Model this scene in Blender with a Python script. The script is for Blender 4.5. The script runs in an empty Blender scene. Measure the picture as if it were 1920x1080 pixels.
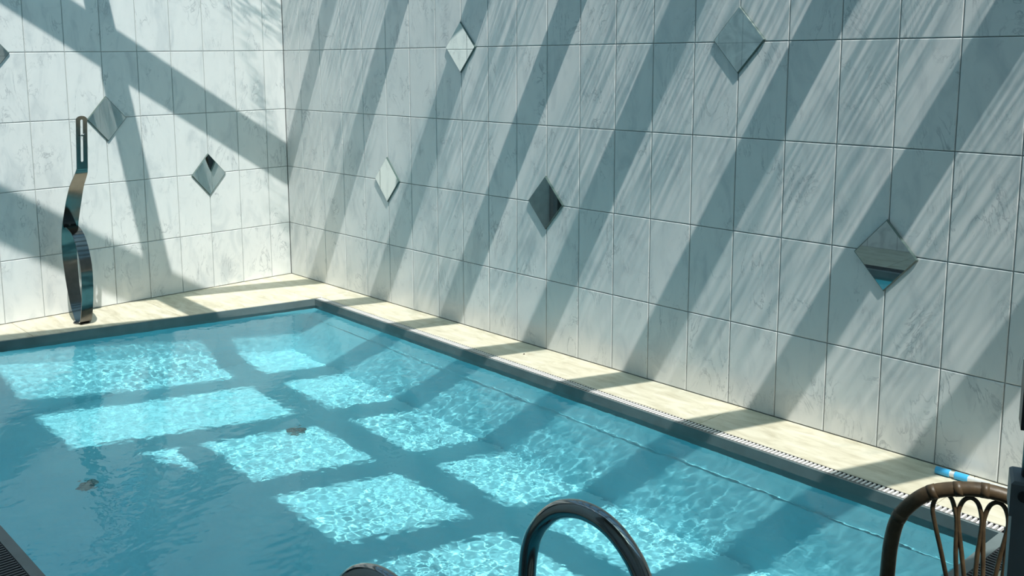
import bpy, math, random
from mathutils import Vector, Matrix, noise
random.seed(7)
scn = bpy.context.scene
col = scn.collection

# ------------------------------------------------------------------ camera
cam_d = bpy.data.cameras.new('camera')
cam = bpy.data.objects.new('camera', cam_d); col.objects.link(cam)
right = Vector((0.656979, 0.753831, -0.010868)); up = Vector((-0.107274, 0.107741, 0.988374)); fwd = Vector((-0.746238, 0.648175, -0.151650))
M = Matrix((right, up, -fwd)).transposed().to_4x4(); M.translation = Vector((6.702, -4.079, 1.721))
cam.matrix_world = M
cam_d.sensor_width = 36.0
cam_d.lens = 36.0 * 1846.12 / 1920.0
cam_d.shift_x = 107.64 / 1920.0
cam_d.shift_y = -154.04 / 1920.0
cam_d.clip_start = 0.02
scn.camera = cam

# ------------------------------------------------------------------ light
SUN = Vector((-0.461, 0.195, -1.0))
sun_d = bpy.data.lights.new('sun', 'SUN'); sun_d.energy = 5.6; sun_d.angle = math.radians(0.42); sun_d.color = (1.0, 0.965, 0.91)
sun = bpy.data.objects.new('sun', sun_d); col.objects.link(sun)
sun.rotation_euler = SUN.to_track_quat('-Z', 'Y').to_euler(); sun.location = (6, -4, 9)
sun_d.cycles.is_caustics_light = True

wd = bpy.data.worlds.new('sky'); scn.world = wd; wd.use_nodes = True
nt = wd.node_tree; nt.nodes.clear()
sky = nt.nodes.new('ShaderNodeTexSky'); sky.sky_type = 'NISHITA'; sky.sun_disc = False
sky.sun_elevation = math.radians(63); sky.sun_rotation = math.radians(113); sky.air_density = 1.0; sky.dust_density = 1.5; sky.ozone_density = 1.0
bg = nt.nodes.new('ShaderNodeBackground'); bg.inputs['Strength'].default_value = 0.275
wo = nt.nodes.new('ShaderNodeOutputWorld')
tint = nt.nodes.new('ShaderNodeMix'); tint.data_type = 'RGBA'; tint.blend_type = 'MULTIPLY'; tint.inputs[0].default_value = 1.0; tint.inputs[7].default_value = (0.70, 1.07, 0.98, 1)
nt.links.new(sky.outputs[0], tint.inputs[6]); nt.links.new(tint.outputs[2], bg.inputs[0]); nt.links.new(bg.outputs[0], wo.inputs[0])

scn.view_settings.view_transform = 'Standard'; scn.view_settings.look = 'None'
scn.view_settings.gamma = 1.0; scn.view_settings.use_curve_mapping = False
scn.view_settings.exposure = 0.0
cy = scn.cycles; cy.max_bounces = 8; cy.diffuse_bounces = 3; cy.glossy_bounces = 3; cy.transmission_bounces = 5; cy.transparent_max_bounces = 10; cy.blur_glossy = 0.25

# ------------------------------------------------------------------ helpers
def link(o, parent=None):
    col.objects.link(o)
    if parent is not None: o.parent = parent
    return o
def empty(name, loc=(0, 0, 0), rz=0.0, parent=None):
    o = bpy.data.objects.new(name, None); o.location = loc; o.rotation_euler = (0, 0, rz); o.empty_display_size = 0.1
    return link(o, parent)
def mesh(name, verts, faces, mat=None, smooth=False):
    me = bpy.data.meshes.new(name); me.from_pydata([tuple(v) for v in verts], [], faces); me.update()
    if mat is not None: me.materials.append(mat)
    if smooth:
        for p in me.polygons: p.use_smooth = True
    return me
def obj(name, me, parent=None, loc=(0, 0, 0), rot=(0, 0, 0)):
    o = bpy.data.objects.new(name, me); o.location = loc; o.rotation_euler = rot
    return link(o, parent)
def tag(o, label=None, cat=None, group=None, kind=None):
    if label: o['label'] = label
    if cat: o['category'] = cat
    if group: o['group'] = group
    if kind: o['kind'] = kind
    return o
class MB:
    def __init__(s): s.v = []; s.f = []
    def add(s, v, f):
        b = len(s.v); s.v += [Vector(p) for p in v]; s.f += [tuple(i + b for i in q) for q in f]; return s
    def hexa(s, p):   # 8 points: bottom 4 ccw, top 4 ccw
        return s.add(p, [(3, 2, 1, 0), (4, 5, 6, 7), (0, 1, 5, 4), (1, 2, 6, 5), (2, 3, 7, 6), (3, 0, 4, 7)])
    def box(s, a, b):
        x0, y0, z0 = a; x1, y1, z1 = b
        return s.hexa([(x0, y0, z0), (x1, y0, z0), (x1, y1, z0), (x0, y1, z0), (x0, y0, z1), (x1, y0, z1), (x1, y1, z1), (x0, y1, z1)])
    def prism(s, poly, z0, z1, ch=0.0):   # ccw polygon, optional chamfer on top
        n = len(poly)
        if ch <= 0:
            v = [(x, y, z0) for x, y in poly] + [(x, y, z1) for x, y in poly]
            f = [tuple(reversed(range(n))), tuple(range(n, 2 * n))] + [(i, (i + 1) % n, n + (i + 1) % n, n + i) for i in range(n)]
            return s.add(v, f)
        c = Vector((sum(p[0] for p in poly) / n, sum(p[1] for p in poly) / n))
        ins = []
        for i in range(n):
            p0, p1, p2 = (Vector(poly[i - 1]), Vector(poly[i]), Vector(poly[(i + 1) % n]))
            e1 = (p1 - p0).normalized(); e2 = (p2 - p1).normalized()
            n1 = Vector((-e1.y, e1.x)); n2 = Vector((-e2.y, e2.x)); m = (n1 + n2); m = m / max(0.2, m.dot(n1))
            ins.append(p1 + m * ch)
        v = [(x, y, z0) for x, y in poly] + [(x, y, z1 - ch) for x, y in poly] + [(p.x, p.y, z1) for p in ins]
        f = [tuple(reversed(range(n))), tuple(range(2 * n, 3 * n))]
        for i in range(n):
            j = (i + 1) % n; f += [(i, j, n + j, n + i), (n + i, n + j, 2 * n + j, 2 * n + i)]
        return s.add(v, f)
    def tube(s, pts, r, seg=12, caps=True, radii=None):
        pts = [Vector(p) for p in pts]; n = len(pts); base = len(s.v)
        t0 = (pts[1] - pts[0]).normalized(); ref = Vector((0, 0, 1)) if abs(t0.z) < 0.9 else Vector((1, 0, 0))
        nr = (ref - t0 * ref.dot(t0)).normalized()
        for i, p in enumerate(pts):
            t = (pts[min(i + 1, n - 1)] - pts[max(i - 1, 0)]).normalized()
            nr = (nr - t * nr.dot(t)).normalized(); bn = t.cross(nr); rr = radii[i] if radii else r
            for k in range(seg):
                a = 2 * math.pi * k / seg; s.v.append(p + (nr * math.cos(a) + bn * math.sin(a)) * rr)
        for i in range(n - 1):
            for k in range(seg):
                a, b = base + i * seg + k, base + i * seg + (k + 1) % seg
                s.f.append((a, b, b + seg, a + seg))
        if caps:
            s.f.append(tuple(base + k for k in reversed(range(seg)))); s.f.append(tuple(base + (n - 1) * seg + k for k in range(seg)))
        return s
    def lathe(s, prof, seg=24, c=(0, 0, 0)):   # profile (r,z) bottom->top
        base = len(s.v); n = len(prof); c = Vector(c)
        for r, z in prof:
            for k in range(seg):
                a = 2 * math.pi * k / seg; s.v.append(c + Vector((r * math.cos(a), r * math.sin(a), z)))
        for i in range(n - 1):
            for k in range(seg):
                a, b = base + i * seg + k, base + i * seg + (k + 1) % seg
                s.f.append((a, b, b + seg, a + seg))
        s.f.append(tuple(base + k for k in reversed(range(seg)))); s.f.append(tuple(base + (n - 1) * seg + k for k in range(seg)))
        return s
    def build(s, name, mat, parent=None, smooth=False, loc=(0, 0, 0), rot=(0, 0, 0), auto=None):
        me = mesh(name, s.v, s.f, mat, smooth)
        if auto is not None: me.set_sharp_from_angle(angle=math.radians(auto))
        return obj(name, me, parent, loc, rot)
def catmull(pts, sub=8, closed=False):
    P = [Vector(p) for p in pts]; n = len(P); out = []
    rng = range(n) if closed else range(n - 1)
    for i in rng:
        p1, p2 = P[i], P[(i + 1) % n]
        p0 = P[i - 1] if (closed or i > 0) else p1 * 2 - p2
        p3 = P[(i + 2) % n] if (closed or i + 2 < n) else p2 * 2 - p1
        for k in range(sub):
            t = k / sub
            out.append(0.5 * ((2 * p1) + (p2 - p0) * t + (2 * p0 - 5 * p1 + 4 * p2 - p3) * t * t + (3 * p1 - p0 - 3 * p2 + p3) * t ** 3))
    if not closed: out.append(P[-1])
    return out

# ------------------------------------------------------------------ materials
def newmat(name):
    m = bpy.data.materials.new(name); m.use_nodes = True; t = m.node_tree; t.nodes.clear()
    out = t.nodes.new('ShaderNodeOutputMaterial'); return m, t, out
def N(t, typ, **kw):
    n = t.nodes.new(typ)
    for k, v in kw.items():
        if k.startswith('i_'):
            n.inputs[k[2:].replace('_', ' ')].default_value = v
        else: setattr(n, k, v)
    return n
def ramp(t, fac, stops):
    r = N(t, 'ShaderNodeValToRGB'); t.links.new(fac, r.inputs[0]); e = r.color_ramp.elements
    e[0].position, e[0].color = stops[0][0], (*stops[0][1], 1) if len(stops[0][1]) == 3 else stops[0][1]
    e[1].position, e[1].color = stops[-1][0], (*stops[-1][1], 1)
    for p, c in stops[1:-1]:
        x = e.new(p); x.color = (*c, 1)
    return r.outputs[0]
def mixc(t, fac, a, b, mode='MIX'):
    m = N(t, 'ShaderNodeMix', data_type='RGBA', blend_type=mode)
    for s, v in ((0, fac), (6, a), (7, b)):
        if hasattr(v, 'is_output'): t.links.new(v, m.inputs[s])
        elif isinstance(v, (int, float)): m.inputs[s].default_value = v
        else: m.inputs[s].default_value = (*v, 1)
    return m.outputs[2]
def plain(name, color, rough=0.5, metal=0.0, noise_amt=0.06, scale=12.0, bump=0.0, spec=0.5):
    m, t, out = newmat(name)
    tc = N(t, 'ShaderNodeTexCoord'); nz = N(t, 'ShaderNodeTexNoise', i_Scale=scale, i_Detail=5.0)
    t.links.new(tc.outputs['Object'], nz.inputs['Vector'])
    lo = tuple(max(0, c * (1 - noise_amt)) for c in color); hi = tuple(min(1, c * (1 + noise_amt)) for c in color)
    c = ramp(t, nz.outputs['Fac'], [(0.3, lo), (0.7, hi)])
    b = N(t, 'ShaderNodeBsdfPrincipled', i_Roughness=rough, i_Metallic=metal); b.inputs['Specular IOR Level'].default_value = spec
    t.links.new(c, b.inputs['Base Color']); t.links.new(b.outputs[0], out.inputs[0])
    if bump:
        bp_ = N(t, 'ShaderNodeBump', i_Strength=bump, i_Distance=0.004); t.links.new(nz.outputs['Fac'], bp_.inputs['Height']); t.links.new(bp_.outputs[0], b.inputs['Normal'])
    return m

def marble_material():
    m, t, out = newmat('marble_tile')
    tc = N(t, 'ShaderNodeTexCoord'); oi = N(t, 'ShaderNodeObjectInfo')
    comb = N(t, 'ShaderNodeCombineXYZ')
    ml = []
    for k, f in enumerate((37.0, 61.0, 83.0)):
        q = N(t, 'ShaderNodeMath', operation='MULTIPLY'); q.inputs[1].default_value = f; t.links.new(oi.outputs['Random'], q.inputs[0]); t.links.new(q.outputs[0], comb.inputs[k])
    add = N(t, 'ShaderNodeVectorMath', operation='ADD'); t.links.new(tc.outputs['Object'], add.inputs[0]); t.links.new(comb.outputs[0], add.inputs[1])
    # soft cloudy drift, slanted
    mp = N(t, 'ShaderNodeMapping'); mp.inputs['Rotation'].default_value = (0, math.radians(28), 0); mp.inputs['Scale'].default_value = (1.0, 1.0, 0.42)
    t.links.new(add.outputs[0], mp.inputs['Vector'])
    cl = N(t, 'ShaderNodeTexNoise', i_Scale=9.0, i_Detail=6.0, i_Roughness=0.55, i_Distortion=0.8); t.links.new(mp.outputs[0], cl.inputs['Vector'])
    base = ramp(t, cl.outputs['Fac'], [(0.28, (0.63, 0.66, 0.675)), (0.48, (0.775, 0.79, 0.79)), (0.72, (0.815, 0.825, 0.82))])
    # thin veins: ridged noise, only in patches
    vn = N(t, 'ShaderNodeTexNoise', i_Scale=7.0, i_Detail=7.0, i_Roughness=0.62, i_Distortion=1.6); t.links.new(mp.outputs[0], vn.inputs['Vector'])
    sub = N(t, 'ShaderNodeMath', operation='SUBTRACT'); sub.inputs[1].default_value = 0.5; t.links.new(vn.outputs['Fac'], sub.inputs[0])
    ab = N(t, 'ShaderNodeMath', operation='ABSOLUTE'); t.links.new(sub.outputs[0], ab.inputs[0])
    vein = ramp(t, ab.outputs[0], [(0.0, (1, 1, 1)), (0.020, (0, 0, 0))])
    pt = N(t, 'ShaderNodeTexNoise', i_Scale=5.0, i_Detail=2.0); t.links.new(add.outputs[0], pt.inputs['Vector'])
    patch = ramp(t, pt.outputs['Fac'], [(0.48, (0, 0, 0)), (0.66, (1, 1, 1))])
    vm = mixc(t, 1.0, vein, patch, 'MULTIPLY')
    f = N(t, 'ShaderNodeMath', operation='MULTIPLY'); f.inputs[1].default_value = 0.62; t.links.new(vm, f.inputs[0])
    c = mixc(t, f.outputs[0], base, (0.30, 0.33, 0.36))
    b = N(t, 'ShaderNodeBsdfPrincipled', i_Roughness=0.15); b.inputs['Specular IOR Level'].default_value = 0.45
    t.links.new(c, b.inputs['Base Color']); t.links.new(b.outputs[0], out.inputs[0])
    return m
def stone_material(name, a, b_, c_, rough=0.55):
    m, t, out = newmat(name)
    tc = N(t, 'ShaderNodeTexCoord'); oi = N(t, 'ShaderNodeObjectInfo')
    q = N(t, 'ShaderNodeMath', operation='MULTIPLY'); q.inputs[1].default_value = 29.0; t.links.new(oi.outputs['Random'], q.inputs[0])
    comb = N(t, 'ShaderNodeCombineXYZ'); t.links.new(q.outputs[0], comb.inputs[2])
    add = N(t, 'ShaderNodeVectorMath', operation='ADD'); t.links.new(tc.outputs['Object'], add.inputs[0]); t.links.new(comb.outputs[0], add.inputs[1])
    mp = N(t, 'ShaderNodeMapping'); mp.inputs['Scale'].default_value = (1.0, 3.2, 1.0); mp.inputs['Rotation'].default_value = (0, 0, math.radians(-8)); t.links.new(add.outputs[0], mp.inputs['Vector'])
    n1 = N(t, 'ShaderNodeTexNoise', i_Scale=6.0, i_Detail=7.0, i_Roughness=0.6, i_Distortion=0.6); t.links.new(mp.outputs[0], n1.inputs['Vector'])
    c = ramp(t, n1.outputs['Fac'], [(0.3, a), (0.5, b_), (0.7, c_)])
    b = N(t, 'ShaderNodeBsdfPrincipled', i_Roughness=rough); b.inputs['Specular IOR Level'].default_value = 0.3
    t.links.new(c, b.inputs['Base Color']); t.links.new(b.outputs[0], out.inputs[0])
    n2 = N(t, 'ShaderNodeTexNoise', i_Scale=60.0, i_Detail=3.0); t.links.new(tc.outputs['Object'], n2.inputs['Vector'])
    bm = N(t, 'ShaderNodeBump', i_Strength=0.15, i_Distance=0.002); t.links.new(n2.outputs['Fac'], bm.inputs['Height']); t.links.new(bm.outputs[0], b.inputs['Normal'])
    return m
def liner_material():
    m, t, out = newmat('pool_liner')
    tc = N(t, 'ShaderNodeTexCoord'); n1 = N(t, 'ShaderNodeTexNoise', i_Scale=4.0, i_Detail=6.0); t.links.new(tc.outputs['Object'], n1.inputs['Vector'])
    c = ramp(t, n1.outputs['Fac'], [(0.3, (0.23, 0.71, 0.83)), (0.7, (0.27, 0.77, 0.88))])
    b = N(t, 'ShaderNodeBsdfPrincipled', i_Roughness=0.6); t.links.new(c, b.inputs['Base Color']); t.links.new(b.outputs[0], out.inputs[0])
    return m
def water_material():
    m, t, out = newmat('pool_water')
    g = N(t, 'ShaderNodeBsdfGlass', i_IOR=1.333, i_Roughness=0.0); g.inputs['Color'].default_value = (0.97, 1.0, 1.0, 1)
    geo = N(t, 'ShaderNodeNewGeometry'); n1 = N(t, 'ShaderNodeTexNoise', i_Scale=30.0, i_Detail=1.5, i_Roughness=0.5); t.links.new(geo.outputs['Position'], n1.inputs['Vector'])
    n2 = N(t, 'ShaderNodeTexNoise', i_Scale=1.1, i_Detail=1.0); t.links.new(geo.outputs['Position'], n2.inputs['Vector'])
    st = N(t, 'ShaderNodeMapRange'); st.inputs[1].default_value = 0.35; st.inputs[2].default_value = 0.65; st.inputs[3].default_value = 0.25; st.inputs[4].default_value = 1.0; t.links.new(n2.outputs['Fac'], st.inputs[0])
    bm = N(t, 'ShaderNodeBump', i_Distance=0.0014); t.links.new(n1.outputs['Fac'], bm.inputs['Height']); t.links.new(st.outputs[0], bm.inputs['Strength']); t.links.new(bm.outputs[0], g.inputs['Normal'])
    t.links.new(g.outputs[0], out.inputs[0])
    return m
def roof_glass_material():
    m, t, out = newmat('roof_glass')
    geo = N(t, 'ShaderNodeNewGeometry')
    mp = N(t, 'ShaderNodeMapping'); mp.inputs['Scale'].default_value = (58.0, 6.5, 1.0); t.links.new(geo.outputs['Position'], mp.inputs['Vector'])
    n1 = N(t, 'ShaderNodeTexNoise', i_Scale=1.0, i_Detail=4.0, i_Roughness=0.6); t.links.new(mp.outputs[0], n1.inputs['Vector'])
    mp2 = N(t, 'ShaderNodeMapping'); mp2.inputs['Scale'].default_value = (2.2, 2.0, 1.0); t.links.new(geo.outputs['Position'], mp2.inputs['Vector'])
    n2 = N(t, 'ShaderNodeTexNoise', i_Scale=1.0, i_Detail=1.0); t.links.new(mp2.outputs[0], n2.inputs['Vector'])
    streak = ramp(t, n1.outputs['Fac'], [(0.40, (0.50, 0.54, 0.55)), (0.58, (1, 1, 1))])
    mask = ramp(t, n2.outputs['Fac'], [(0.40, (0, 0, 0)), (0.55, (1, 1, 1))])
    sy_ = N(t, 'ShaderNodeSeparateXYZ'); t.links.new(geo.outputs['Position'], sy_.inputs[0])
    ed = N(t, 'ShaderNodeMapRange'); ed.inputs[1].default_value = -0.80; ed.inputs[2].default_value = -0.52; t.links.new(sy_.outputs[1], ed.inputs[0])   # streaks added only near the eave, to stripe the sunlight on the walls
    mask = mixc(t, 1.0, mask, ed.outputs[0], 'MULTIPLY')
    c = mixc(t, mask, (0.975, 0.975, 0.975), streak)
    c2 = mixc(t, 1.0, c, (0.98, 0.995, 0.99), 'MULTIPLY')
    tr = N(t, 'ShaderNodeBsdfTransparent'); t.links.new(c2, tr.inputs[0])
    gl = N(t, 'ShaderNodeBsdfGlossy', i_Roughness=0.05)
    mx = N(t, 'ShaderNodeMixShader'); mx.inputs[0].default_value = 0.05
    t.links.new(tr.outputs[0], mx.inputs[1]); t.links.new(gl.outputs[0], mx.inputs[2]); t.links.new(mx.outputs[0], out.inputs[0])
    return m

MARBLE = marble_material()
GROUT = plain('grout', (0.42, 0.45, 0.45), 0.9, noise_amt=0.12)
PLASTER = plain('plaster', (0.62, 0.63, 0.62), 0.8, noise_amt=0.1, scale=3)
DECK = stone_material('deck_stone', (0.47, 0.42, 0.31), (0.60, 0.55, 0.43), (0.68, 0.64, 0.53))
COPING = plain('coping_stone', (0.135, 0.17, 0.175), 0.35, noise_amt=0.15, scale=9)
LINER = liner_material(); WATER = water_material(); RGLASS = roof_glass_material()
MIRROR = plain('mirror_silver', (0.80, 0.84, 0.82), 0.015, 1.0, noise_amt=0.01)
MEDGE = plain('mirror_edge', (0.10, 0.15, 0.14), 0.3)
STEEL = plain('brushed_steel', (0.17, 0.165, 0.155), 0.12, 1.0, noise_amt=0.1, scale=30)
CHROME = plain('polished_steel', (0.30, 0.295, 0.29), 0.12, 1.0, noise_amt=0.05)
FRAME = plain('roof_frame_paint', (0.30, 0.33, 0.34), 0.5)
PANEL = plain('shade_panel', (0.42, 0.47, 0.48), 0.6)  # for the unseen panels added to block sun
GRATE = plain('grate_plastic', (0.72, 0.70, 0.69), 0.5)
GRATE_SHADED = plain('grate_plastic_shaded', (0.10, 0.10, 0.105), 0.45)  # same slats darkened: shade on the two near grates put into the colour
DARK = plain('drain_channel', (0.025, 0.025, 0.03), 0.7)
BLUE = plain('blue_plastic', (0.06, 0.42, 0.75), 0.35)
POLE = plain('pole_aluminium', (0.74, 0.74, 0.72), 0.35, 0.3)
RATTAN = plain('rattan', (0.095, 0.062, 0.032), 0.45, noise_amt=0.35, scale=40, bump=0.3)
POSTG = plain('grey_post_paint', (0.17, 0.18, 0.19), 0.5)
BLACK = plain('black_plastic', (0.02, 0.02, 0.022), 0.4)
PEB = plain('pebble', (0.06, 0.05, 0.04), 0.8)
INLET = plain('inlet_plastic', (0.26, 0.34, 0.33), 0.5, noise_amt=0.3)
DOORG = plain('door_glass_dark', (0.03, 0.05, 0.05), 0.08)

# ------------------------------------------------------------------ plan constants (metres; corner of the two tiled walls at the origin)
A = Vector((0.834, -0.323)); Dp = Vector((0.238, -3.10)); Cp = Vector((5.44, -3.10)); B = Vector((5.47, -0.43))   # pool edge
ZW = -0.05; DEPTH = 0.95
COLS_R = [0.0, 0.23, 0.504, 0.774, 1.035, 1.309, 1.566, 1.835, 2.083, 2.325, 2.57, 2.814, 3.062, 3.311, 3.555, 3.804, 4.053, 4.308, 4.557, 4.807, 5.056, 5.304] + [5.304 + 0.25 * k for k in range(1, 11)]
COLS_L = [0.0, 0.175, 0.425, 0.677, 0.93, 1.18, 1.433, 1.68, 1.934, 2.188, 2.44, 2.69]
ROWS = [0.0, 0.417, 0.867, 1.317, 1.767, 2.217, 2.667]
XMAX = 7.9
H, SL = 2.75, 0.66
def roofz(y): return H - SL * y

# ------------------------------------------------------------------ tiled walls
tile_cache = {}
def tile_mesh(w, h):
    k = (round(w, 3), round(h, 3))
    if k not in tile_cache:
        g, c, d = 0.0021, 0.0028, 0.009
        x, z = w / 2 - g, h / 2 - g
        ring = lambda a, b, y: [(-a, y, -b), (a, y, -b), (a, y, b), (-a, y, b)]
        v = ring(x, z, d) + ring(x, z, c * 0.8) + ring(x - c, z - c, 0.0)
        f = [(3, 2, 1, 0)[::-1], (8, 9, 10, 11)]
        for i in range(4):
            j = (i + 1) % 4; f += [(i, j, 4 + j, 4 + i), (4 + i, 4 + j, 8 + j, 8 + i)]
        tile_cache[k] = mesh('tile', v, f, MARBLE)
    return tile_cache[k]
wr = MB().box((-0.2, 0.006, -0.02), (XMAX, 0.2, H)).build('wall_right', GROUT); tag(wr, kind='structure')
for i in range(len(COLS_R) - 1):
    for r in range(len(ROWS) - 1):
        x0, x1, z0, z1 = COLS_R[i], COLS_R[i + 1], ROWS[r], ROWS[r + 1]
        obj('tile', tile_mesh(x1 - x0, z1 - z0), wr, ((x0 + x1) / 2, 0, (z0 + z1) / 2))
m = MB()
m.hexa([(-0.2, -4.3, -0.02), (-0.006, -4.3, -0.02), (-0.006, 0.0, -0.02), (-0.2, 0.0, -0.02), (-0.2, -4.3, roofz(-4.3)), (-0.006, -4.3, roofz(-4.3)), (-0.006, 0, H), (-0.2, 0, H)])
wl = m.build('wall_left', GROUT); tag(wl, kind='structure')
ROWS_L = ROWS + [3.117, 3.567, 4.017]
for i in range(len(COLS_L) - 1):
    for r in range(len(ROWS_L) - 1):
        y0, y1, z0, z1 = COLS_L[i], COLS_L[i + 1], ROWS_L[r], ROWS_L[r + 1]
        if z1 > roofz(-y0) - 0.25 and r > 5: continue
        obj('tile', tile_mesh(y1 - y0, z1 - z0), wl, (0, -(y0 + y1) / 2, (z0 + z1) / 2), (0, 0, math.pi / 2))
# glazed door further along the left wall (seen only in the mirrors)
d1 = empty('door_1', (0.0, -3.42, 0.0)); tag(d1, kind='structure')
MB().box((0.0, -0.34, 0.0), (0.03, 0.34, 2.15)).build('pane', DOORG, d1)
m = MB().box((0, -0.4, 0), (0.05, -0.34, 2.22)).box((0, 0.34, 0), (0.05, 0.4, 2.22)).box((0, -0.34, 2.15), (0.05, 0.34, 2.22)); m.build('door_frame', POSTG, d1)
# walls behind and beside the camera
def wall_tex():
    m, t, out = newmat('far_tile')
    geo = N(t, 'ShaderNodeNewGeometry'); sx = N(t, 'ShaderNodeSeparateXYZ'); t.links.new(geo.outputs['Position'], sx.inputs[0])
    ad = N(t, 'ShaderNodeMath', operation='ADD'); t.links.new(sx.outputs[0], ad.inputs[0]); t.links.new(sx.outputs[1], ad.inputs[1])
    cb = N(t, 'ShaderNodeCombineXYZ'); t.links.new(ad.outputs[0], cb.inputs[0]); t.links.new(sx.outputs[2], cb.inputs[1])
    br = N(t, 'ShaderNodeTexBrick', offset=0.0, i_Scale=1.0); br.inputs['Brick Width'].default_value = 0.25; br.inputs['Row Height'].default_value = 0.45; br.inputs['Mortar Size'].default_value = 0.003
    br.inputs['Color1'].default_value = (0.66, 0.68, 0.67, 1); br.inputs['Color2'].default_value = (0.72, 0.74, 0.73, 1); br.inputs['Mortar'].default_value = (0.4, 0.42, 0.42, 1)
    t.links.new(cb.outputs[0], br.inputs['Vector'])
    nz = N(t, 'ShaderNodeTexNoise', i_Scale=6.0, i_Detail=8.0, i_Distortion=1.5); t.links.new(geo.outputs['Position'], nz.inputs['Vector'])
    c = mixc(t, 1.0, br.outputs[0], ramp(t, nz.outputs['Fac'], [(0.35, (0.7, 0.72, 0.74)), (0.6, (1, 1, 1))]), 'MULTIPLY')
    b = N(t, 'ShaderNodeBsdfPrincipled', i_Roughness=0.4); t.links.new(c, b.inputs['Base Color']); t.links.new(b.outputs[0], out.inputs[0])
    return m
FTILE = wall_tex()
m = MB()
def yslab(x0, x1, y0, y1, z0=-0.02):
    m.hexa([(x0, y0, z0), (x1, y0, z0), (x1, y1, z0), (x0, y1, z0), (x0, y0, roofz(y0)), (x1, y0, roofz(y0)), (x1, y1, roofz(y1)), (x0, y1, roofz(y1))])
yslab(0, 4.6, -4.0, -3.85); yslab(4.45, 4.6, -5.3, -4.0); yslab(4.6, XMAX, -5.45, -5.3)
wf = m.build('wall_front', FTILE); tag(wf, kind='structure')
m = MB(); yslab(XMAX, XMAX + 0.15, -5.45, 0.0)
wn = m.build('wall_near', FTILE); tag(wn, kind='structure')

# ------------------------------------------------------------------ glazed lean-to roof
roof = empty('ceiling', (0, 0, 0)); tag(roof, kind='structure')
RX = [0.1835 + 0.776 * k for k in range(-1, 11)]
for k_, d_ in ((1, -0.12), (2, -0.06), (3, -0.02)): RX[k_] += d_
RW, RD = 0.10, 0.22
YE = -5.3
for x in RX:
    if x < -0.1 or x > XMAX - 0.1: continue
    y0, y1 = -0.015, YE
    RW = 0.065 if 0.8 < x < 1.0 else 0.10
    MB().hexa([(x, y1, roofz(y1) - RD), (x + RW, y1, roofz(y1) - RD), (x + RW, y0, roofz(y0) - RD), (x, y0, roofz(y0) - RD),
               (x, y1, roofz(y1)), (x + RW, y1, roofz(y1)), (x + RW, y0, roofz(y0)), (x, y0, roofz(y0))]).build('rafter', FRAME, roof)
def slope_slab(x0, x1, ya, yb, zt, zb, name, mat):   # ya > yb (number, or function of x); top/bottom offsets from the roof plane
    fa = ya if callable(ya) else (lambda x: ya); fb = yb if callable(yb) else (lambda x: yb)
    P = lambda x, f, o: (x, f(x), roofz(f(x)) + o)
    return MB().hexa([P(x0, fb, zb), P(x1, fb, zb), P(x1, fa, zb), P(x0, fa, zb), P(x0, fb, zt), P(x1, fb, zt), P(x1, fa, zt), P(x0, fa, zt)]).build(name, mat, roof)
def py0(x): return -1.835 + 0.12 * max(0.0, 1 - (x - 1.25) / 2.4)      # the purlin runs slightly out of square, like the pool
def py1(x): return -2.02 + 0.14 * max(0.0, 1 - (x - 1.25) / 2.4)
bays = [(RX[k] + 0.10, RX[k + 1]) for k in range(len(RX) - 1)]
for k, (x0, x1) in enumerate(bays):
    x0, x1 = max(x0, 0.0), min(x1, XMAX)
    if x1 - x0 < 0.02: continue
    b = k - 1                                   # bay number counted from the left wall
    slope_slab(x0, x1, py0, py1, -0.02, -0.22, 'purlin', FRAME)
    ys = -3.42 if b < 5 else -2.76
    slope_slab(x0, x1, -0.015, py0, -0.02, -0.028, 'glass_pane', RGLASS)
    slope_slab(x0, x1, py1, ys, -0.02, -0.028, 'glass_pane', RGLASS)
    slope_slab(x0, x1, ys, ys - 0.12, -0.02, -0.12, 'purlin', FRAME)
    if b == 5:
        # added panels cut to let a small three-cornered sun patch through
        T = [(4.25, -3.16), (4.25, -2.90), (4.62, -2.95)]
        def P3(p, o): return (p[0], p[1], roofz(p[1]) + o)
        polys = [[(x0, YE), (x1, YE), (x1, -3.16), (x0, -3.16)], [(4.62, -2.95), (x0, -3.16), (x1, -3.16), (x1, -2.88), (4.62, -2.88)], [(x0, -2.88), (x0, -2.90), (4.62, -2.95), (4.62, -2.88)]]
        for pg in polys:
            n = len(pg); me = MB().add([P3(p, -0.06) for p in pg] + [P3(p, -0.02) for p in pg], [tuple(reversed(range(n))), tuple(range(n, 2 * n))] + [(i, (i + 1) % n, n + (i + 1) % n, n + i) for i in range(n)])
            me.build('shade_panel', PANEL, roof)
    else:
        slope_slab(x0, x1, ys - 0.12, YE, -0.02, -0.08, 'shade_panel', PANEL)  # unseen opaque panel, added to keep sun off part of the pool

# ------------------------------------------------------------------ deck
floor = empty('floor', (0, 0, 0)); tag(floor, kind='structure')
def lerp2(a, b, t): return a + (b - a) * t
def on_line(p, q, x=None, y=None):
    t = (x - p.x) / (q.x - p.x) if x is not None else (y - p.y) / (q.y - p.y)
    return p + (q - p) * t
GR0, GR1 = Vector((0.81, -0.262)), Vector((5.47, -0.366))          # outer edge of the grate along the right wall
def slab(poly):
    MB().prism([tuple(p) for p in poly], -0.04, 0.0, 0.0015).build('deck_slab', DECK, floor)
J = 0.0012
xs = [0.834, 1.92, 3.02, 4.12, 5.22, 6.3, 7.2, XMAX]
for a, b in zip(xs[:-1], xs[1:]):
    fa, fb = on_line(GR0, GR1, x=a), on_line(GR0, GR1, x=b)
    if b > 5.6: fa = Vector((a, min(fa.y, -0.366))); fb = Vector((b, -0.366))
    slab([(a + J, fa.y + J), (b - J, fb.y + J), (b - J, -0.001), (a + J, -0.001)])
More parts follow.
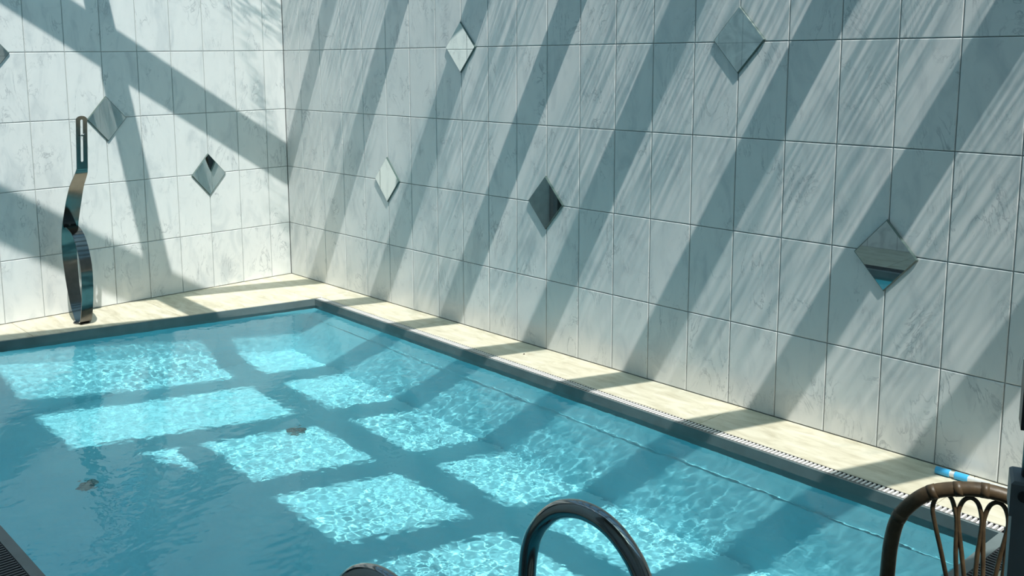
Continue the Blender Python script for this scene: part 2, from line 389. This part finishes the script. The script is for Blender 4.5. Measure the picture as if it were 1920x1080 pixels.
# corner piece and the strip along the left wall
slab([(0.001, -0.34), (0.812, -0.34), (0.815, -0.30), (0.815, -0.264), (0.834 - J, -0.262), (0.834 - J, -0.001), (0.001, -0.001)])
ysl = [-0.34, -1.25, -2.15, -3.10]
for a, b in zip(ysl[:-1], ysl[1:]):
    pa, pb = on_line(A, Dp, y=a), on_line(A, Dp, y=b)
    slab([(0.001, b + J), (pb.x - 0.0135, b + J), (pa.x - 0.0135, a - J), (0.001, a - J)])
# near and front decks
for a, b in ((-0.366, -1.3), (-1.3, -2.25), (-2.25, -3.2), (-3.2, -4.15)):
    for x0, x1 in ((5.575, 6.75), (6.75, XMAX)):
        slab([(x0 + J, b + J), (x1 - J, b + J), (x1 - J, a - J), (x0 + J, a - J)])
for x0, x1 in ((0.0, 1.1), (1.1, 2.2), (2.2, 3.3), (3.3, 4.4), (4.4, 5.575)):
    slab([(x0 + J, -4.15), (x1 - J, -4.15), (x1 - J, -3.245), (x0 + J, -3.245)])
for x0, x1 in ((4.6, 6.2), (6.2, XMAX)):
    slab([(x0 + J, -5.3), (x1 - J, -5.3), (x1 - J, -4.15 - J), (x0 + J, -4.15 - J)])
slab([(0.001, -3.245 + J), (0.22, -3.245 + J), (0.22, -3.10 - J), (0.001, -3.10 - J)])

# ------------------------------------------------------------------ pool
def off(poly, d):
    n = len(poly); out = []
    for i in range(n):
        p0, p1, p2 = poly[i - 1], poly[i], poly[(i + 1) % n]
        e1 = (p1 - p0).normalized(); e2 = (p2 - p1).normalized()
        n1 = Vector((e1.y, -e1.x)); n2 = Vector((e2.y, -e2.x)); mm = n1 + n2; out.append(p1 + mm / mm.dot(n1) * d)
    return out
edge = [A, Dp, Cp, B]                                               # ccw seen from above
ring = [edge, off(edge, 0.012)]
v = []; f = []
for z in (-0.002, -0.12):
    for rg in ring: v += [(p.x, p.y, z) for p in rg]
for i in range(4):
    j = (i + 1) % 4
    f += [(i, j, 4 + j, 4 + i)[::-1], (8 + i, 8 + j, 12 + j, 12 + i), (i, 8 + i, 8 + j, j)[::-1], (4 + i, 4 + j, 12 + j, 12 + i)]
cop = MB().add(v, f).build('trim_1', COPING); tag(cop, kind='structure')
# wider kerb on the two sides near the camera
MB().prism([(5.452, -3.14), (5.487, -3.14), (5.512, -0.42), (5.482, -0.42)], -0.1, -0.002).build('kerb', COPING, cop)
MB().prism([(0.24, -3.14), (5.452, -3.14), (5.452, -3.112), (0.24, -3.112)], -0.1, -0.002).build('kerb', COPING, cop)
# basin
inn = edge; outn = off(edge, 0.1)
zb = -DEPTH
bot = [Vector((0.87, -0.54)), Vector((0.84, -3.02)), Vector((5.36, -3.02)), Vector((5.38, -0.56))]
v = [(p.x, p.y, -0.12) for p in inn] + [(p.x, p.y, zb) for p in bot] + [(p.x, p.y, -0.12) for p in outn] + [(p.x, p.y, zb - 0.1) for p in outn]
f = [(4, 5, 6, 7), (15, 14, 13, 12)]
for i in range(4):
    j = (i + 1) % 4
    f += [(i, 4 + i, 4 + j, j)[::-1], (i, j, 8 + j, 8 + i)[::-1], (8 + i, 8 + j, 12 + j, 12 + i)]
basin = MB().add(v, f).build('pool_basin', LINER); tag(basin, kind='structure'); basin.data.validate()
seam = MB().tube([(0.846, -0.375, -0.315), (5.449, -0.4612, -0.315)], 0.0024, 8).build('seam', LINER, basin, True)   # welded lap in the liner
# rippled water surface
nx, ny = 820, 460
JETS = [(3.65, -1.85, 0.75, 1.5), (4.3, -2.05, 0.5, 1.2), (0.95, -1.55, 0.45, 1.0)]   # stirred spots: x, y, radius, strength
v = []; f = []
nz = noise.noise
for j in range(ny + 1):
    for i in range(nx + 1):
        s, t_ = i / nx, j / ny
        p = lerp2(lerp2(Dp, Cp, s), lerp2(A, B, s), t_)
        q = Vector((p.x, p.y, 0))
        agit = 0.45 + 1.1 * max(0.0, nz(q * 0.9 + Vector((3, 1, 0))) + 0.3)
        jet = sum(a * math.exp(-((p.x - x) ** 2 + (p.y - y) ** 2) / (r * r)) for x, y, r, a in JETS)
        h = jet * 0.00042 * nz(q * 30 + Vector((2, 8, 6))) + 0.0018 * nz(q * 3.0) + agit * (0.0010 * nz(q * 8 + Vector((5, 5, 1))) + 0.0008 * nz(q * 17 + Vector((1, 9, 4))) + 0.00038 * nz(q * 34 + Vector((7, 2, 2))))
        v.append((p.x, p.y, ZW + h))
for j in range(ny):
    for i in range(nx):
        a = j * (nx + 1) + i; f.append((a, a + 1, a + nx + 2, a + nx + 1))
water = obj('pool_water', mesh('pool_water', v, f, WATER, True))
tag(water, 'clear rippling turquoise water filling the sunken pool', 'water', kind='stuff')
water.cycles.is_caustics_caster = True
for o in (basin, seam): o.cycles.is_caustics_receiver = True

# ------------------------------------------------------------------ drain grates
def grate(name, p, q, w, label, lane, mat=None):
    """grate from p to q; w = width vector to the outer side"""
    L = (q - p).length; d = (q - p).normalized(); n = Vector((-d.y, d.x)) if lane > 0 else Vector((d.y, -d.x))
    g = empty(name, (p.x, p.y, 0.0), math.atan2(d.y, d.x)); s = 1 if lane > 0 else -1
    tag(g, label, 'drain grate', 'overflow grates round the pool')
    def rb(m, x0, x1, y0, y1, z0, z1): m.box((x0, min(s * y0, s * y1), z0), (x1, max(s * y0, s * y1), z1))
    m = MB(); rb(m, 0, L, 0.003, w, -0.06, -0.055); rb(m, 0, L, 0.003, 0.006, -0.055, -0.012); rb(m, 0, L, w - 0.003, w, -0.055, -0.012); m.build('channel', DARK, g)
    m = MB(); rb(m, 0, L, 0.001, 0.004, -0.014, -0.002); rb(m, 0, L, w - 0.003, w, -0.014, -0.002); m.build('frame', DARK, g)
    m = MB(); k = int(L / 0.0185)
    for i in range(k):
        x = (i + 0.5) * L / k; rb(m, x - 0.0041, x + 0.0041, 0.003, w - 0.003, -0.012, -0.001)
    sl = m.build('slats', mat or GRATE, g); tag(sl, kind='stuff')
    return g
grate('drain_grate', Vector((0.83, -0.3108)), Vector((5.47, -0.4178)), 0.0505, 'slatted overflow grate along the foot of the long striped-shadow wall', 1)
grate('drain_grate', Vector((5.512, -0.42)), Vector((5.488, -3.138)), 0.078, 'slatted overflow grate on the ladder side behind the rattan chair', 1, GRATE_SHADED)
grate('drain_grate', Vector((5.575, -3.141)), Vector((0.24, -3.141)), 0.10, 'shaded slatted overflow grate in the lower left corner of the picture', 1, GRATE_SHADED)

# ------------------------------------------------------------------ mirrors
def diamond(label, wall, u, z, hw=0.138, hh=0.156, tilt=0.0):
    t, c = 0.012, 0.006
    P = [(0, -hh), (hw, 0), (0, hh), (-hw, 0)]
    v = [(a, -0.0005, b) for a, b in P] + [(a, -t + 0.004, b) for a, b in P] + [(a * (1 - c / hw), -t, b * (1 - c / hh)) for a, b in P]
    f = [(3, 2, 1, 0)[::-1], (8, 9, 10, 11)]
    for i in range(4):
        j = (i + 1) % 4; f += [(i, j, 4 + j, 4 + i), (4 + i, 4 + j, 8 + j, 8 + i)]
    me = mesh('diamond_mirror', v, f, MIRROR); me.materials.append(MEDGE)
    for p in me.polygons: p.material_index = 0 if p.index == 1 else 1
    o = obj('diamond_mirror', me, None, (u, 0, z) if wall == 'R' else (0, u, z), (math.radians(tilt), 0, 0 if wall == 'R' else math.pi / 2))
    tag(o, label, 'mirror', 'diamond mirrors set in the marble tiles')
diamond('diamond mirror high on the long wall, the one nearer the corner', 'R', 2.086, 1.767)
diamond('diamond mirror high on the long wall towards the right', 'R', 4.055, 1.775)
diamond('diamond mirror on the long wall closest to the room corner', 'R', 1.308, 0.875)
diamond('middle mirror in the lower row of diamonds on the long wall', 'R', 2.812, 0.873)
diamond('large low diamond mirror above the blue collared pole', 'R', 4.803, 0.857, tilt=0.7)
diamond('diamond mirror on the short wall beside the steel fountain top', 'L', -1.425, 1.312)
diamond('diamond mirror on the short wall between the fountain and the corner', 'L', -0.682, 0.862)
diamond('diamond mirror cut off by the left edge of the picture', 'L', -2.17, 1.762)

# ------------------------------------------------------------------ steel swan neck fountain
ft = empty('swan_neck_fountain', (0.33, -1.80, 0.0)); tag(ft, 'brushed steel swan neck water fountain standing on the deck by the short wall', 'fountain')
def ribbon(name, prof, widths, thick, mat):
    pts = catmull([(x, 0, z) for x, z in prof], 8); n = len(pts); m = MB(); rows = []
    for i, p in enumerate(pts):
        t = (pts[min(i + 1, n - 1)] - pts[max(i - 1, 0)]).normalized(); nr = Vector((t.z, 0, -t.x))
        k = i / (n - 1) * (len(widths) - 1); a = int(min(k, len(widths) - 2)); w = widths[a] + (widths[a + 1] - widths[a]) * (k - a)
        rows.append([p + nr * thick / 2 + Vector((0, -w / 2, 0)), p + nr * thick / 2 + Vector((0, w / 2, 0)), p - nr * thick / 2 + Vector((0, w / 2, 0)), p - nr * thick / 2 + Vector((0, -w / 2, 0))])
    v = [q - Vector((0.33, 0, 0)) for r in rows for q in r]; f = [(0, 1, 2, 3), tuple(4 * (n - 1) + k for k in (3, 2, 1, 0))]
    for i in range(n - 1):
        for k in range(4):
            a, b = 4 * i + k, 4 * i + (k + 1) % 4; f.append((a, a + 4, b + 4, b))
    m.add(v, f)
    return m.build(name, mat, ft, True, auto=40)
ribbon('neck', [(0.295, 0.006), (0.228, 0.11), (0.184, 0.283), (0.172, 0.462), (0.208, 0.611), (0.285, 0.762), (0.378, 0.905), (0.470, 0.995), (0.502, 1.038)], [0.075, 0.08, 0.095, 0.105, 0.10, 0.085, 0.07], 0.005, STEEL)
ribbon('front_loop', [(0.315, 0.006), (0.385, 0.03), (0.437, 0.18), (0.456, 0.325), (0.446, 0.429), (0.40, 0.535), (0.34, 0.60), (0.255, 0.632), (0.212, 0.628)], [0.075, 0.075, 0.075, 0.075, 0.085], 0.005, STEEL)
# slotted head plate
def head_plate():
    w, sl = 0.035, 0.008; z0, z1, zs0, zs1 = 0.0, 0.338, 0.045, 0.315; nb = 16
    outer = []; inner = []
    # right side upward, arc, left side downward ; bottom
    for k in range(nb + 1):
        a = -math.pi / 2 + math.pi * k / nb
        outer.append((w * math.sin(a) * -1, z1 - w * 0.7 + w * 0.7 * math.cos(a))); inner.append((sl * math.sin(a) * -1, zs1 - sl + sl * math.cos(a)))
    for k in range(nb + 1):
        a = math.pi / 2 + math.pi * k / nb
        outer.append(((-w) + 2 * w * k / nb, z0)); inner.append((sl * -math.sin(a), zs0 + sl + sl * math.cos(a)))
    n = len(outer); v = []; f = []
    for xo in (0.0025, -0.0025):
        v += [(xo, y, z) for y, z in outer] + [(xo, y, z) for y, z in inner]
    for i in range(n):
        j = (i + 1) % n
        f += [(i, j, n + j, n + i), (2 * n + i, 3 * n + i, 3 * n + j, 2 * n + j), (i, 2 * n + i, 2 * n + j, j), (n + i, n + j, 3 * n + j, 3 * n + i)]
    me = MB().add(v, f); o = me.build('slotted_plate', STEEL, ft, False, (0.502 - 0.33, 0, 1.036), (0, math.radians(8), 0)); o.data.validate(); return o
hp = head_plate()
m = MB().tube([(0.003, 0, 0.216), (0.014, 0, 0.216)], 0.006, 10).tube([(0.010, -0.016, 0.212), (0.012, 0, 0.218), (0.010, 0.016, 0.226)], 0.0028, 8)
m.build('wing_nut', CHROME, hp)
MB().lathe([(0.055, 0.0), (0.055, 0.004), (0.05, 0.007)], 24).build('base_plate', STEEL, ft, loc=(-0.02, 0, 0))
for a in (0.9, 2.6, 4.2, 5.6):
    MB().lathe([(0.007, 0.006), (0.007, 0.012), (0.004, 0.015)], 8, (-0.02 + 0.044 * math.cos(a), 0.044 * math.sin(a), 0)).build('bolt', CHROME, ft)
MB().tube([(0.212 - 0.33 + 0.006, 0, 0.628), (0.236 - 0.33, 0, 0.625)], 0.012, 12).build('bolt', CHROME, ft)

# ------------------------------------------------------------------ ladder
ld = empty('pool_ladder', (5.3, -2.70, 0.0)); tag(ld, 'dark polished steel pool ladder with two hooped handrails in the foreground', 'ladder')
HOOP = [(5.055, -0.80), (5.055, -0.3), (5.056, 0.10), (5.060, 0.30), (5.066, 0.414), (5.079, 0.506), (5.112, 0.573), (5.165, 0.628), (5.229, 0.656), (5.290, 0.660), (5.345, 0.644), (5.392, 0.610), (5.428, 0.562), (5.49, 0.43), (5.55, 0.28), (5.60, 0.13), (5.64, 0.004)]
for y, dx in ((-2.43, 0.0), (-2.965, -0.08)):
    pts = catmull([(x + dx * max(0.0, min(1.0, (5.75 - x) / 0.2)) - 5.3, y + 2.70, z) for x, z in HOOP], 6)
    h = MB().tube(pts, 0.0225, 18).build('handrail', CHROME, ld, True)
    MB().lathe([(0.045, 0.001), (0.045, 0.006), (0.03, 0.014), (0.024, 0.02)], 20, (5.64 + dx * 0.55 - 5.3, y + 2.70, 0)).build('flange', CHROME, h)
for z in (-0.25, -0.5, -0.75):
    MB().box((5.02 - 5.3 - 0.03, -0.965 + 0.70 + 0.02, z - 0.012), (5.09 - 5.3, -0.43 + 0.70 - 0.02, z + 0.012)).build('tread', CHROME, ld)

# ------------------------------------------------------------------ telescopic pole on the deck
tp = empty('telescopic_pole', (5.10, -0.085, 0.016)); tag(tp, 'pale telescopic cleaning pole with blue collars lying against the long wall', 'pole')
e = Vector((5.10, -0.085, 0.016)); dirp = (Vector((6.9, -0.035, 0.016)) - e).normalized()
def seg(a, b, r, name, mat): 
    MB().tube([dirp * a, dirp * b], r, 16).build(name, mat, tp, True, auto=50)
seg(0.0, 0.055, 0.0155, 'end_grip', BLUE); seg(0.055, 0.075, 0.012, 'inner_tube', POLE); seg(0.075, 0.125, 0.0158, 'locking_collar', BLUE); seg(0.125, 1.8, 0.0125, 'outer_tube', POLE)

# ------------------------------------------------------------------ rattan chair (faces the camera)
cx, cy = 5.884 + 0.93 * 0.08, -2.002 + 0.367 * 0.08
ch = empty('rattan_chair', (cx, cy, 0.0), math.atan2(0.367, 0.93)); tag(ch, 'brown rattan chair with a looped arched back beside the ladder end of the pool', 'chair')
KZ = 1.06
def cz(z): return 1.721 - (1.721 - z) * KZ
arch_l = [(-0.155, 0.42), (-0.168, 0.55), (-0.166, 0.645), (-0.163, 0.71), (-0.153, 0.766), (-0.130, 0.805), (-0.098, 0.835), (-0.055, 0.852), (0.0, 0.860)]
arch = [(a * KZ, cz(z)) for a, z in arch_l]; arch = arch + [(-a, z) for a, z in reversed(arch[:-1])]
bow = lambda a: -0.02 * (1 - (a / 0.18) ** 2)
ar = MB().tube(catmull([(a, 0.0, z) for a, z in arch], 6), 0.0155, 14).build('back_arch', RATTAN, ch, True)
LOOP = [(0.012, 0.45), (-0.004, 0.60), (-0.012, 0.70), (-0.0205, 0.78), (-0.020, 0.808), (-0.0125, 0.831), (0.0, 0.839), (0.0125, 0.831), (0.020, 0.808), (0.0205, 0.78), (0.012, 0.70), (0.008, 0.60), (0.012, 0.45)]
for k, c0 in enumerate((-0.0705, -0.0235, 0.0235, 0.0705)):
    pts = []
    for a, z in LOOP:
        w = max(0.0, min(1.0, (z - 0.45) / 0.36)); s = 0.25 + 0.75 * w
        pts.append(((c0 * s + (a if z > 0.5 else a * 0.3) * 1.0) * KZ, 0.002, cz(z)))
    MB().tube(catmull(pts, 5), 0.0048, 8).build('back_loop', RATTAN, ch, True)
apts = catmull([(a, 0.0, z) for a, z in arch], 6)
for a in (-0.15, -0.094, -0.047, 0.0, 0.047, 0.094, 0.15):
    k = min(range(20, len(apts) - 20), key=lambda i: abs(apts[i].x - a * KZ)); t = (apts[k + 1] - apts[k - 1]).normalized() * 0.008
    MB().tube([apts[k] - t, apts[k] + t], 0.0164, 12).build('binding', RATTAN, ar, True)
SZ = 0.40
seat = MB(); seat.prism([(0.19 * math.cos(2 * math.pi * k / 24), -0.19 + 0.19 * math.sin(2 * math.pi * k / 24)) for k in range(24)], SZ - 0.02, SZ + 0.02, 0.008); seat.build('seat', RATTAN, ch)
MB().tube(catmull([(0.195 * math.cos(2 * math.pi * k / 20), -0.19 + 0.195 * math.sin(2 * math.pi * k / 20), SZ) for k in range(20)] , 3, True) + [Vector((0.195, -0.19, SZ))], 0.012, 8, False).build('seat_rim', RATTAN, ch, True)
for sx_ in (-1, 1):
    MB().tube([(sx_ * 0.165, 0.0, cz(0.43)), (sx_ * 0.165, 0.0, 0.2), (sx_ * 0.17, 0.01, 0.001)], 0.015, 10).build('leg', RATTAN, ch, True)
    MB().tube([(sx_ * 0.14, -0.32, SZ), (sx_ * 0.15, -0.34, 0.2), (sx_ * 0.155, -0.35, 0.001)], 0.015, 10).build('leg', RATTAN, ch, True)

# ------------------------------------------------------------------ grey post with clamp at the right edge
pc = Vector((6.226, -2.539))
ps = empty('telescopic_post', (pc.x, pc.y, 0.0), math.radians(22)); tag(ps, 'dark grey telescopic post with a black clamp at the right edge of the picture', 'post')
def sq(h): return [(-h, -h), (h, -h), (h, h), (-h, h)]
MB().prism(sq(0.029), 0.02, 1.07, 0.004).build('lower_tube', POSTG, ps)
MB().prism(sq(0.033), 1.045, 1.098, 0.004).build('collar', POSTG, ps)
MB().tube([(-0.016, -0.032, 1.078), (-0.016, -0.037, 1.078)], 0.008, 12).build('bolt', BLACK, ps)
MB().tube([(0, 0, 1.09), (0, 0, 1.75)], 0.019, 16).build('upper_tube', BLACK, ps, True)
MB().prism(sq(0.026), 1.175, 1.27, 0.004).build('clamp', BLACK, ps)
MB().lathe([(0.2, 0.0), (0.2, 0.015), (0.05, 0.03)], 32).build('foot', POSTG, ps)

# ------------------------------------------------------------------ small things
def inlet(x, y, r, label):
    o = empty('floor_inlet', (x, y, -DEPTH)); tag(o, label, 'pool inlet', 'round inlets in the pool floor')
    MB().lathe([(r, 0.0), (r, 0.006), (r * 0.8, 0.016), (r * 0.3, 0.02)], 20).build('cap', INLET, o, True)
    m = MB()
    for k in range(8):
        a = k * math.pi / 4; m.tube([(r * 0.35 * math.cos(a), r * 0.35 * math.sin(a), 0.021), (r * 0.9 * math.cos(a), r * 0.9 * math.sin(a), 0.014)], 0.004, 6)
    m.build('ribs', INLET, o)
inlet(2.05, -1.25, 0.055, 'round grey inlet on the pool floor inside a bright sunlit patch')
inlet(1.91, -2.40, 0.055, 'round grey inlet on the shaded pool floor at the left')
p = MB().add([(0.006, 0, 0), (-0.004, 0.005, 0), (-0.004, -0.005, 0), (0, 0, 0.007), (0.003, 0.004, 0.004), (0.003, -0.004, 0.004)], [(2, 1, 0), (0, 1, 4), (0, 5, 2), (0, 4, 5), (4, 1, 3), (5, 3, 2), (4, 3, 5), (1, 2, 3)]).build('pebble', PEB, None, False, (2.80, -0.17, 0.0005))
tag(p, 'tiny dark pebble lying alone on the sunlit cream deck', 'pebble')
